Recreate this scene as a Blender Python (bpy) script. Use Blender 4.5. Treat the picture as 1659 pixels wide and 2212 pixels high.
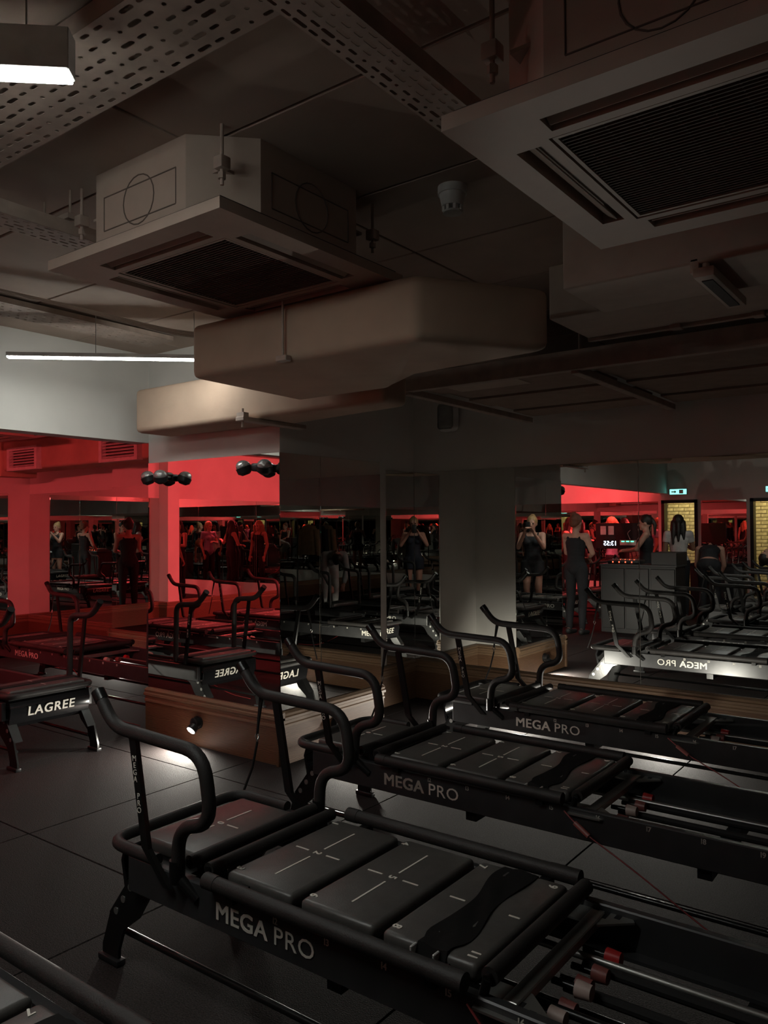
import bpy, bmesh, math, random
from mathutils import Vector, Matrix
random.seed(7)
PI = math.pi
for o in list(bpy.data.objects): bpy.data.objects.remove(o)
sc = bpy.context.scene
COL = sc.collection
TMP = bpy.data.scenes.new('workbench')          # scratch scene: text, perforated plates and figures are evaluated there
def bake(o):
    TMP.collection.objects.link(o); TMP.view_layers[0].update()
    me = bpy.data.meshes.new_from_object(o.evaluated_get(TMP.view_layers[0].depsgraph))
    bpy.data.objects.remove(o); return me

# ------------------------------------------------------------------ camera, world, exposure
F_PX, YAW, PITCH, ROLL = 1696.35, 0.6431, 0.0189, -0.0059      # image taken as 1659 x 2212
CAM = Vector((0, 0, 1.5))
fw = Vector((-math.sin(YAW)*math.cos(PITCH), math.cos(YAW)*math.cos(PITCH), math.sin(PITCH)))
rt0 = Vector((math.cos(YAW), math.sin(YAW), 0)); up0 = rt0.cross(fw)
rt = rt0*math.cos(ROLL) + up0*math.sin(ROLL); upv = -rt0*math.sin(ROLL) + up0*math.cos(ROLL)
cd = bpy.data.cameras.new('camera'); cam = bpy.data.objects.new('camera', cd); COL.objects.link(cam)
cd.sensor_fit = 'VERTICAL'; cd.sensor_height = 24.0; cd.lens = F_PX/2212*24.0
cd.clip_start = 0.01; cd.clip_end = 100
m = Matrix((rt, upv, -fw)).transposed().to_4x4(); m.translation = CAM
cam.matrix_world = m
sc.camera = cam
w = bpy.data.worlds.new('world'); sc.world = w; w.use_nodes = True
w.node_tree.nodes['Background'].inputs[0].default_value = (0.0, 0.0, 0.0, 1)
w.node_tree.nodes['Background'].inputs[1].default_value = 0.0
sc.view_settings.view_transform = 'Standard'; sc.view_settings.look = 'None'
sc.view_settings.exposure = 0.1; sc.view_settings.gamma = 1.0; sc.view_settings.use_curve_mapping = False
sc.cycles.glossy_bounces = 8; sc.cycles.max_bounces = 12; sc.cycles.diffuse_bounces = 4
LED_W = 52.0          # emission of the white linear lamps
RED_W = 640.0          # emission of the red linear lamps
SPOT_W = 90.0          # small skirting spots

# ------------------------------------------------------------------ materials
M = {}
def mat(name, col, rough=0.5, metal=0.0, var=0.15, scale=12.0, bump=0.0, bscale=80.0, spec=0.5, emit=None, estr=0.0):
    m = bpy.data.materials.new(name); m.use_nodes = True
    nt = m.node_tree; b = nt.nodes['Principled BSDF']
    b.inputs['Roughness'].default_value = rough; b.inputs['Metallic'].default_value = metal
    b.inputs['Specular IOR Level'].default_value = spec
    tc = nt.nodes.new('ShaderNodeTexCoord')
    nz = nt.nodes.new('ShaderNodeTexNoise'); nz.inputs['Scale'].default_value = scale; nz.inputs['Detail'].default_value = 3
    nt.links.new(tc.outputs['Object'], nz.inputs['Vector'])
    rp = nt.nodes.new('ShaderNodeValToRGB')
    lo = [max(0, c*(1-var)) for c in col]; hi = [min(1, c*(1+var)) for c in col]
    rp.color_ramp.elements[0].color = (*lo, 1); rp.color_ramp.elements[1].color = (*hi, 1)
    rp.color_ramp.elements[0].position = .3; rp.color_ramp.elements[1].position = .7
    nt.links.new(nz.outputs['Fac'], rp.inputs['Fac']); nt.links.new(rp.outputs['Color'], b.inputs['Base Color'])
    if bump > 0:
        n2 = nt.nodes.new('ShaderNodeTexNoise'); n2.inputs['Scale'].default_value = bscale; n2.inputs['Detail'].default_value = 4
        nt.links.new(tc.outputs['Object'], n2.inputs['Vector'])
        bp = nt.nodes.new('ShaderNodeBump'); bp.inputs['Strength'].default_value = bump; bp.inputs['Distance'].default_value = .01
        nt.links.new(n2.outputs['Fac'], bp.inputs['Height']); nt.links.new(bp.outputs['Normal'], b.inputs['Normal'])
    if emit:
        b.inputs['Emission Color'].default_value = (*emit, 1); b.inputs['Emission Strength'].default_value = estr
    M[name] = m
    return m
def wood(name, c1, c2, axis_scale):
    m = bpy.data.materials.new(name); m.use_nodes = True
    nt = m.node_tree; b = nt.nodes['Principled BSDF']; b.inputs['Roughness'].default_value = .5
    tc = nt.nodes.new('ShaderNodeTexCoord'); mp = nt.nodes.new('ShaderNodeMapping'); mp.inputs['Scale'].default_value = axis_scale
    nt.links.new(tc.outputs['Object'], mp.inputs['Vector'])
    wv = nt.nodes.new('ShaderNodeTexWave'); wv.bands_direction = 'Z'; wv.inputs['Scale'].default_value = 5
    wv.inputs['Distortion'].default_value = 7; wv.inputs['Detail'].default_value = 3; wv.inputs['Detail Scale'].default_value = 1.2
    nt.links.new(mp.outputs['Vector'], wv.inputs['Vector'])
    rp = nt.nodes.new('ShaderNodeValToRGB'); rp.color_ramp.elements[0].color = (*c1, 1); rp.color_ramp.elements[1].color = (*c2, 1)
    nt.links.new(wv.outputs['Fac'], rp.inputs['Fac']); nt.links.new(rp.outputs['Color'], b.inputs['Base Color'])
    bp = nt.nodes.new('ShaderNodeBump'); bp.inputs['Strength'].default_value = .08; nt.links.new(wv.outputs['Fac'], bp.inputs['Height'])
    nt.links.new(bp.outputs['Normal'], b.inputs['Normal'])
    M[name] = m
mat('wall', (.72, .70, .66), .8, var=.04, scale=3, bump=.03, bscale=150)
mat('duct_paint', (.48, .385, .32), .6, var=.06)
mat('ceil', (.40, .315, .26), .85, var=.08, scale=4, bump=.05)
mat('plaster', (.46, .335, .25), .8, var=.12, scale=3, bump=.35, bscale=7)
mat('ac', (.48, .385, .32), .55, var=.05)
mat('ac_dark', (.035, .03, .028), .7)
mat('ac_grille', (.13, .10, .085), .7)
mat('tray', (.40, .32, .27), .6)
mat('raft', (.30, .225, .18), .8, var=.1)
mat('rubber', (.027, .022, .0215), .85, var=.5, scale=160, bump=.35, bscale=220, spec=.12)
mat('metal', (.012, .012, .012), .28, metal=.2, bump=.03)
mat('gloss', (.010, .010, .011), .10, var=.05)
mat('foam', (.030, .027, .026), .55, var=.2, bump=.15, bscale=180, spec=.4)
mat('vinyl', (.088, .083, .078), .36, var=.12, scale=30, bump=.08, bscale=240, spec=.55)
mat('strap', (.010, .009, .009), .8)
mat('steel', (.40, .40, .38), .35, metal=.8)
mat('rail', (.055, .055, .057), .34, metal=.3)
mat('white_print', (.80, .76, .68), .5, var=.02)
mat('grey_print', (.70, .67, .60), .5, var=.02)
mat('red_knob', (.50, .03, .03), .35)
mat('pale_knob', (.50, .38, .34), .4)
mat('rosewood_knob', (.28, .085, .075), .4)
mat('red_cord', (.22, .025, .025), .5)
mat('white_plastic', (.62, .61, .59), .4)
mat('grey_grille', (.30, .30, .29), .6, bump=.2, bscale=300)
mat('black_plastic', (.015, .015, .016), .4)
mat('chrome', (.8, .8, .8), .12, metal=1)
mat('skin', (.50, .27, .20), .55, var=.08)
mat('skin_dark', (.34, .18, .12), .55, var=.08)
mat('black_cloth', (.014, .014, .017), .85, bump=.1)
mat('navy_cloth', (.020, .022, .035), .8, bump=.1)
mat('grey_cloth', (.38, .36, .36), .9, bump=.2)
mat('white_cloth', (.60, .57, .55), .85, bump=.2)
mat('tan_cloth', (.32, .22, .12), .9, bump=.3, bscale=40)
mat('lilac_cloth', (.30, .28, .40), .85, bump=.2)
mat('hair_blond', (.36, .22, .10), .6, var=.3, scale=50, bump=.4, bscale=60)
mat('hair_red', (.16, .05, .025), .6, var=.3, scale=50, bump=.4, bscale=60)
mat('hair_dark', (.018, .012, .010), .5, var=.3, scale=50, bump=.4, bscale=60)
mat('eye', (.02, .015, .015), .2)
mat('lip', (.35, .10, .09), .5)
mat('shoe', (.02, .02, .02), .6)
mat('led', (1, 1, 1), .5, emit=(.97, 1.0, .94), estr=LED_W)
mat('led_red', (1, .1, .1), .5, emit=(1.0, .075, .085), estr=RED_W)
mat('led_lens', (1, 1, 1), .3, emit=(1.0, .96, .86), estr=30)
mat('exit_glow', (.1, .6, .6), .4, emit=(.25, .95, .85), estr=2.2)
mat('clock_glow', (.8, .9, 1), .4, emit=(.6, .75, 1.0), estr=4)
mat('green_glow', (.1, .9, .5), .4, emit=(.1, 1.0, .5), estr=3)
mat('red_glow', (.9, .1, .1), .4, emit=(1.0, .12, .05), estr=3)
mat('warm_lamp', (1, .8, .4), .4, emit=(1.0, .84, .42), estr=100)
mat('brick', (.58, .50, .34), .85, var=.35, scale=5, bump=.4, bscale=40)
mat('mortar', (.30, .26, .18), .95)
mat('dark_panel', (.009, .008, .008), .45)
mat('clear', (.45, .44, .43), .18, metal=.6, bump=.5, bscale=50)
wood('oak', (.085, .042, .021), (.185, .100, .053), (1.0, 1.0, 7.0))
wood('oak_trim', (.16, .098, .056), (.26, .165, .098), (1.0, 1.0, 9.0))
mm = bpy.data.materials.new('mirror'); mm.use_nodes = True; M['mirror'] = mm
_b = mm.node_tree.nodes['Principled BSDF']; _b.inputs['Metallic'].default_value = 1; _b.inputs['Roughness'].default_value = .0
_b.inputs['Base Color'].default_value = (.80, .81, .78, 1)

# ------------------------------------------------------------------ mesh helpers
class MB:
    def __init__(s): s.bm = bmesh.new()
    def _xf(s, vs, mtx):
        if mtx is not None: bmesh.ops.transform(s.bm, matrix=mtx, verts=vs)
    def box(s, x0, x1, y0, y1, z0, z1, bev=0.0, seg=2, mtx=None):
        r = bmesh.ops.create_cube(s.bm, size=1)['verts']
        bmesh.ops.transform(s.bm, matrix=Matrix.Translation(((x0+x1)/2, (y0+y1)/2, (z0+z1)/2)) @ Matrix.Diagonal((abs(x1-x0), abs(y1-y0), abs(z1-z0), 1)), verts=r)
        if bev > 0:
            es = list({e for v in r for e in v.link_edges})
            rr = bmesh.ops.bevel(s.bm, geom=es, offset=bev, segments=seg, affect='EDGES', profile=.5)
            r = list({v for f in rr['faces'] for v in f.verts} | {v for v in r if v.is_valid})
        s._xf(r, mtx); return s
    def cyl(s, a, b, r0, r1=None, seg=16, caps=True):
        a, b = Vector(a), Vector(b); r1 = r0 if r1 is None else r1
        d = b-a
        mt = Matrix.Translation((a+b)/2) @ d.to_track_quat('Z', 'Y').to_matrix().to_4x4()
        bmesh.ops.create_cone(s.bm, cap_ends=caps, segments=seg, radius1=max(r0, 1e-4), radius2=max(r1, 1e-4), depth=d.length, matrix=mt); return s
    def sph(s, c, r, seg=12, sc3=(1, 1, 1), rot=None):
        mt = Matrix.Translation(Vector(c)) @ (rot.to_4x4() if rot else Matrix()) @ Matrix.Diagonal((r*sc3[0], r*sc3[1], r*sc3[2], 1))
        nv = max(6, seg*2//3); B = s.bm; V = B.verts.new
        top, bot = V(mt @ Vector((0, 0, 1))), V(mt @ Vector((0, 0, -1)))
        R = [[V(mt @ Vector((math.sin(PI*i/nv)*math.cos(2*PI*k/seg), math.sin(PI*i/nv)*math.sin(2*PI*k/seg), math.cos(PI*i/nv)))) for k in range(seg)] for i in range(1, nv)]
        for k in range(seg):
            j = (k+1) % seg
            B.faces.new((top, R[0][k], R[0][j])); B.faces.new((bot, R[-1][j], R[-1][k]))
            for i in range(nv-2): B.faces.new((R[i][k], R[i+1][k], R[i+1][j], R[i][j]))
        return s
    def tube(s, pts, r, seg=12, fil=0.0, n=5, closed=False):
        P = [Vector(p) for p in pts]
        if fil > 0: P = fillet(P, fil, n, closed)
        rings = []; N = len(P); prevu = None
        for i, p in enumerate(P):
            if closed: t = (P[(i+1) % N]-P[i-1])
            else: t = (P[min(i+1, N-1)]-P[max(i-1, 0)])
            t.normalize()
            if prevu is None:
                u = t.cross(Vector((0, 0, 1)))
                if u.length < 1e-3: u = t.cross(Vector((0, 1, 0)))
                u.normalize()
            else:
                u = prevu - t*prevu.dot(t); u.normalize()
            prevu = u; v = t.cross(u)
            rings.append([s.bm.verts.new(p + (u*math.cos(2*PI*k/seg) + v*math.sin(2*PI*k/seg))*r) for k in range(seg)])
        L = N if closed else N-1
        for i in range(L):
            A, B = rings[i], rings[(i+1) % N]
            for k in range(seg): s.bm.faces.new((A[k], A[(k+1) % seg], B[(k+1) % seg], B[k]))
        if not closed:
            s.bm.faces.new(rings[0]); s.bm.faces.new(rings[-1])
        return s
    def prism(s, poly, d0, d1, plane='xz'):
        """polygon in a plane, extruded along the third axis from d0 to d1"""
        def mk(u, v, d):
            return {'xz': (u, d, v), 'xy': (u, v, d), 'yz': (d, u, v)}[plane]
        a = [s.bm.verts.new(mk(u, v, d0)) for u, v in poly]; b = [s.bm.verts.new(mk(u, v, d1)) for u, v in poly]
        s.bm.faces.new(a); s.bm.faces.new(b[::-1]); n = len(poly)
        for i in range(n): s.bm.faces.new((a[i], b[i], b[(i+1) % n], a[(i+1) % n]))
        return s
    def mesh(s, name, smooth=True):
        bmesh.ops.recalc_face_normals(s.bm, faces=s.bm.faces)
        me = bpy.data.meshes.new(name); s.bm.to_mesh(me); s.bm.free()
        if smooth:
            for p in me.polygons: p.use_smooth = True
            me.set_sharp_from_angle(angle=math.radians(35))
        return me
    def build(s, name, m, parent=None, smooth=True):
        me = s.mesh(name, smooth); me.materials.append(M[m]); return link(name, me, parent)
def fillet(P, rad, n, closed=False):
    out = []; N = len(P)
    for i, p in enumerate(P):
        if not closed and i in (0, N-1): out.append(p); continue
        a, b = P[i-1]-p, P[(i+1) % N]-p
        r = min(rad, a.length*.48, b.length*.48)
        s0, s1 = p+a.normalized()*r, p+b.normalized()*r
        for k in range(n+1):
            t = k/n; out.append(s0*(1-t)**2 + p*2*t*(1-t) + s1*t*t)
    return out
def link(name, data, parent=None):
    o = bpy.data.objects.new(name, data); COL.objects.link(o)
    if parent: o.parent = parent
    return o
def tag(o, label=None, cat=None, group=None, kind=None):
    if label: o['label'] = label
    if cat: o['category'] = cat
    if group: o['group'] = group
    if kind: o['kind'] = kind
    return o
def thing(name, loc, label, cat, group=None, rz=0):
    o = link(name, None); o.location = loc; o.rotation_euler.z = rz; o.empty_display_size = .1
    return tag(o, label, cat, group)
def struct(o): o['kind'] = 'structure'; return o
def copy_tree(o, parent=None):
    c = o.copy(); COL.objects.link(c); c.parent = parent
    for ch in o.children: copy_tree(ch, c)
    return c
_tc = {}
def text_mesh(body, size, bold=0.0, ext=.0008, spacing=1.0, line=1.0, heavy=0.0):
    key = (body, size, bold, ext, spacing, line, heavy)
    if key in _tc: return _tc[key]
    cu = bpy.data.curves.new('lettering', 'FONT'); cu.body = body; cu.size = size; cu.extrude = ext; cu.offset = bold
    cu.align_x = 'CENTER'; cu.align_y = 'CENTER'; cu.space_character = spacing; cu.space_line = line; cu.resolution_u = 3
    me = bake(bpy.data.objects.new('tmp', cu)); me.name = 'lettering'
    if heavy:
        b_ = bmesh.new()
        for dx in (-heavy, 0, heavy):
            for dy in (-heavy*.6, heavy*.6):
                n0 = len(b_.verts); b_.from_mesh(me); b_.verts.ensure_lookup_table()
                for v in b_.verts[n0:]: v.co.x += dx; v.co.y += dy
        b_.to_mesh(me); b_.free()
    _tc[key] = me
    return me
def text(name, body, size, pos, right, up, m, parent, wide=1.0, **k):
    me = text_mesh(body, size, **k)
    if not me.materials: me.materials.append(M[m])
    elif me.materials[0] != M[m]: me = me.copy(); me.materials.clear(); me.materials.append(M[m])
    o = link(name, me, parent); r, u = Vector(right), Vector(up)
    mx = Matrix((r, u, r.cross(u))).transposed().to_4x4(); mx.translation = Vector(pos); o.matrix_local = mx @ Matrix.Diagonal((wide, 1, 1, 1))
    return o
def perforated(name, L, Wd, rows, pitch, slot, slot_w, th, m, parent, alt=True):
    """plate with real slots cut through, lying in xy, length along x"""
    cu = bpy.data.curves.new(name, 'CURVE'); cu.dimensions = '2D'; cu.fill_mode = 'BOTH'; cu.extrude = th/2; cu.resolution_u = 1
    def poly(pts):
        sp = cu.splines.new('POLY'); sp.points.add(len(pts)-1)
        for i, (x, y) in enumerate(pts): sp.points[i].co = (x, y, 0, 1)
        sp.use_cyclic_u = True
    poly([(0, 0), (L, 0), (L, Wd), (0, Wd)])
    for r in range(rows):
        y = Wd*(r+.5)/rows; n = int(L/pitch)
        for i in range(n):
            x = (i+.5+(.5 if r % 2 else 0)*1)*pitch
            if x+slot > L: continue
            a, b = (slot/2, slot_w/2)
            if alt and (i+r) % 3 == 0: a = slot*.22
            if alt and (i+r) % 5 == 1: a, b = slot*.75, slot_w*.62
            pts = []
            for k in range(4): t = -PI/2 + PI*k/3; pts.append((x+a-b+b*math.cos(t), y+b*math.sin(t)))
            for k in range(4): t = PI/2 + PI*k/3; pts.append((x-a+b+b*math.cos(t), y+b*math.sin(t)))
            poly(pts)
    me = bake(bpy.data.objects.new('tmp', cu)); me.name = name; me.materials.clear(); me.materials.append(M[m])
    return link(name, me, parent)

# ------------------------------------------------------------------ key planes (metres)
YN = 5.73          # long mirrored wall
XS, XL = -3.52, -4.87      # pier faces
YF, YB = 3.594, 4.653
X2 = -3.96         # recess wall behind the pier
XW, XE, YS = -10.4, 4.7, -4.5
ZC, ZF, ZT = 2.78, 1.98, .335
ZBULK = 2.13

# ------------------------------------------------------------------ floor with rubber tiles
fl = struct(MB().box(XW-.2, XE+.2, YS-1.8, YN+.2, -.12, -.012).build('floor', 'rubber'))
tile = MB().box(0, 1.136, 0, 1.136, -.012, 0, bev=.003, seg=1).mesh('rubber_tile'); tile.materials.append(M['rubber'])
x = -3.74 - 1.14*6
while x < XE:
    y = 3.205 - 1.14*7
    while y < YN:
        t = link('rubber_tile', tile, fl); t.location = (x, y, 0); y += 1.14
    x += 1.14

# ------------------------------------------------------------------ walls
def wbox(name, *a): return struct(MB().box(*a).build(name, 'wall', smooth=False))
wbox('wall_north', XW-.2, XE+.2, YN+.006, YN+.2, 0, ZC)
wbox('wall_west', XW-.2, XW-.006, YS-.2, YN+.006, 0, ZC)
wbox('wall_east', XE, XE+.2, YS-.2, YN+.006, 0, ZC)
wbox('wall_pier', XL, XS-.006, YF+.006, YB, 0, ZC)
wbox('wall_recess', XL, X2-.006, YB, YN+.006, 0, ZC)
wbox('wall_red_pier', -8.06, XL, 5.45, YN+.006, 0, ZC)
wbox('wall_west_pier', XW-.006, -10.18, -.92, -.70, 0, ZC)
wbox('wall_bulkhead', XL-.15, XL, YS, YF+.006, ZBULK, ZC)
DOORS = ((-5.0, -4.3), (-3.35, -2.45))
xs = [XW-.2] + [v for d in DOORS for v in d] + [XE+.2]
sw = MB()
for i in range(0, len(xs), 2): sw.box(xs[i], xs[i+1], YS-.2, YS-.006, 0, ZC)
for a, b in DOORS: sw.box(a, b, YS-.2, YS-.006, 2.0, ZC)
struct(sw.build('wall_south', 'wall', smooth=False))
# ceiling with boards
ce = struct(MB().box(XW-.2, XE+.2, YS-.2, YN+.2, ZC+.012, ZC+.15).build('ceiling', 'ceil', smooth=False))
pan = MB().box(0, 1.188, 0, .628, 0, .014, bev=.003, seg=1).mesh('ceiling_board'); pan.materials.append(M['ceil'])
for i in range(13):
    for j in range(16):
        p = link('ceiling_board', pan, ce); p.location = (XW + i*1.2 - .06, YS + .066 + j*.64 - .28 + .05, ZC)

# mirrors: every sheet is a thing
def mirror(name, label, axis, plane, a, b, sgn, z0=ZT, z1=ZF, group=None):
    th = .006
    if axis == 'y': mb = MB().box(a+.0015, b-.0015, plane, plane+th*sgn, z0, z1, bev=.0015, seg=1)
    else: mb = MB().box(plane, plane+th*sgn, a+.0015, b-.0015, z0, z1, bev=.0015, seg=1)
    o = mb.build('wall_mirror', 'mirror', smooth=False); return tag(o, label, 'mirror', group)
mirror('m', 'wall mirror sheet between the recess corner and first seam of long wall', 'y', YN, X2, -1.96, 1)
ORD = ['first', 'second', 'third', 'fourth', 'fifth', 'sixth', 'seventh']
nb = [-1.96, -.76, .44, 1.64, 2.84, 4.04, XE]
for i in range(6):
    mirror('m', 'tall wall mirror sheet, %s from the recess corner on long wall' % ORD[i+1], 'y', YN, nb[i], nb[i+1], 1, group='mirror sheets of the long wall')
mirror('m', 'wide mirror on pier front under the twin headed lamps', 'y', YF, XL, XS, 1)
mirror('m', 'narrow mirror on pier side next to its outer edge', 'x', XS, YF, 3.984, -1)
mirror('m', 'wider mirror on pier side next to the recess', 'x', XS, 3.984, YB, -1)
mirror('m', 'slim mirror in the recess corner beside the pier', 'x', X2, 5.312, YN, -1)
mirror('m', 'mirror sheet at far corner of the red lit bay', 'y', YN, XW, -9.18, 1)
mirror('m', 'mirror sheet beside the shallow pier in red lit bay', 'y', YN, -9.18, -8.06, 1)
mirror('m', 'mirror on shallow pier behind the red lit machines', 'y', 5.444, -8.06, XL, 1)
for i in range(6):
    mirror('m', 'mirror sheet on west end wall, %s from the white corner strip' % ORD[i], 'x', XW, 5.43-1.65*(i+1)+(.47 if i == 3 else 0), 5.43-1.65*i+(.25 if i == 4 else 0), -1, group='mirror sheets of the west wall')
sp = [XW, -8.6, -6.8, -5.06]; 
for i in range(3): mirror('m', 'mirror sheet on rear wall of red bay, %s from the west wall' % ORD[i], 'y', YS, sp[i], sp[i+1], -1, group='rear mirrors of the red bay')
mirror('m', 'mirror sheet between the two brick doorways', 'y', YS, -4.24, -3.41, -1)
sp = [-2.39, -.6, 1.2, 3.0, XE]
for i in range(4): mirror('m', 'mirror sheet on rear wall, %s past the wide brick doorway' % ORD[i], 'y', YS, sp[i], sp[i+1], -1, group='rear mirrors past the doorways')

ep_ = [YS, -2.8, -1.1, .6, 2.3, 4.0, YN]
for i in range(6): mirror('m', 'mirror sheet on east end wall, %s from the rear wall' % ORD[i], 'x', XE-.006, ep_[i], ep_[i+1], 1, group='mirror sheets of the east wall')

# oak skirting with moulded top
PROF = [(0, 0), (.022, 0), (.022, .235), (.030, .238), (.030, .252), (.024, .258), (.024, .276), (.040, .284), (.040, .300), (.030, .306), (.034, .322), (.012, .335), (0, .335)]
def skirting(side, axis, plane, a, b, sgn):
    """profile grows away from the wall in direction sgn"""
    def part(name, prof, m, parent=None):
        mb = MB()
        if axis == 'y': mb.prism([(plane+sgn*d, z) for d, z in prof], a, b, 'yz')
        else: mb.prism([(plane+sgn*d, z) for d, z in prof], a, b, 'xz')
        return mb.build(name, m, parent, smooth=False)
    o = struct(part('baseboard_'+side, [(0, 0), (.022, 0), (.022, .237), (0, .237)], 'oak'))
    part('moulding', [(0, .237)] + PROF[3:], 'oak_trim', o)
    return o
skirting('north', 'y', YN, X2, XE, -1)
skirting('red_north', 'y', YN, XW, -8.06, -1)
skirting('red_pier', 'y', 5.444, -8.06, XL, -1)
skirting('red_pier_end', 'x', -8.06, 5.404, YN, -1)
skirting('pier_front', 'y', YF, XL, XS+.040, -1)
skirting('pier_side', 'x', XS, YF-.040, YB, 1)
skirting('recess', 'x', X2, YB, YN, 1)
skirting('pier_back', 'y', YB, X2, XS, 1)
skirting('west', 'x', XW, YS, YN, 1)
skirting('west_pier', 'y', -.70, XW, -10.18, 1)
skirting('west_pier_end', 'x', -10.18, -.92, -.66, 1)
skirting('east', 'x', XE-.006, YS, YN, -1)

# brick corridor behind the doorways
bw = struct(MB().box(-7, -1, -5.85, -5.75, 0, 2.6).build('wall_brick', 'mortar', smooth=False))
bme = MB().box(0, .212, 0, .03, 0, .064, bev=.005, seg=1).mesh('brick'); bme.materials.append(M['brick'])
for c in range(27):
    for i in range(11):
        for (xa, n) in ((-5.35, 5), (-3.85, 8)):
            if i >= n: continue
            bx_ = link('brick', bme, bw); bx_.location = (xa + i*.224 + (.112 if c % 2 else 0), -5.762, .01+c*.0745)
struct(MB().box(-7, -1, -5.85, YS-.2, 2.6, 2.7).build('ceiling_corridor', 'wall', smooth=False))
for k, (a, b) in enumerate(DOORS):
    f = struct(MB().box(a, a+.06, YS-.2, YS+.01, 0, 2.0).box(b-.06, b, YS-.2, YS+.01, 0, 2.0).box(a, b, YS-.2, YS+.01, 1.94, 2.0).build('door_%d' % (k+1), 'dark_panel', smooth=False))
    lp = thing('corridor_lamp_offscreen', ((a+b)/2, -5.15, 2.6), 'warm linear lamp over the brick corridor, %s doorway' % ('narrow' if k == 0 else 'wide'), 'lamp')
    MB().box(-.32, .32, -.05, .05, -.035, 0, bev=.008).build('housing', 'white_plastic', lp)
    MB().box(-.30, .30, -.04, .04, -.045, -.035).build('diffuser', 'warm_lamp', lp)
    ex = thing('exit_sign', ((a+b)/2, YS+.02, 2.16), 'green lit exit sign above %s brick doorway' % ('narrow' if k == 0 else 'wide'), 'sign')
    MB().box(-.17, .17, 0, .035, -.06, .06, bev=.006).build('case', 'white_plastic', ex)
    MB().box(-.16, .16, .035, .040, -.05, .05).build('glow_panel', 'exit_glow', ex)
    pf = MB().prism([(-.13, -.012), (-.07, -.012), (-.07, -.034), (-.03, 0), (-.07, .034), (-.07, .012), (-.13, .012)], .040, .044, 'xz')
    pf.box(.02, .10, .040, .044, -.038, .038); pf.build('pictogram', 'white_print', ex, smooth=False)

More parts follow.
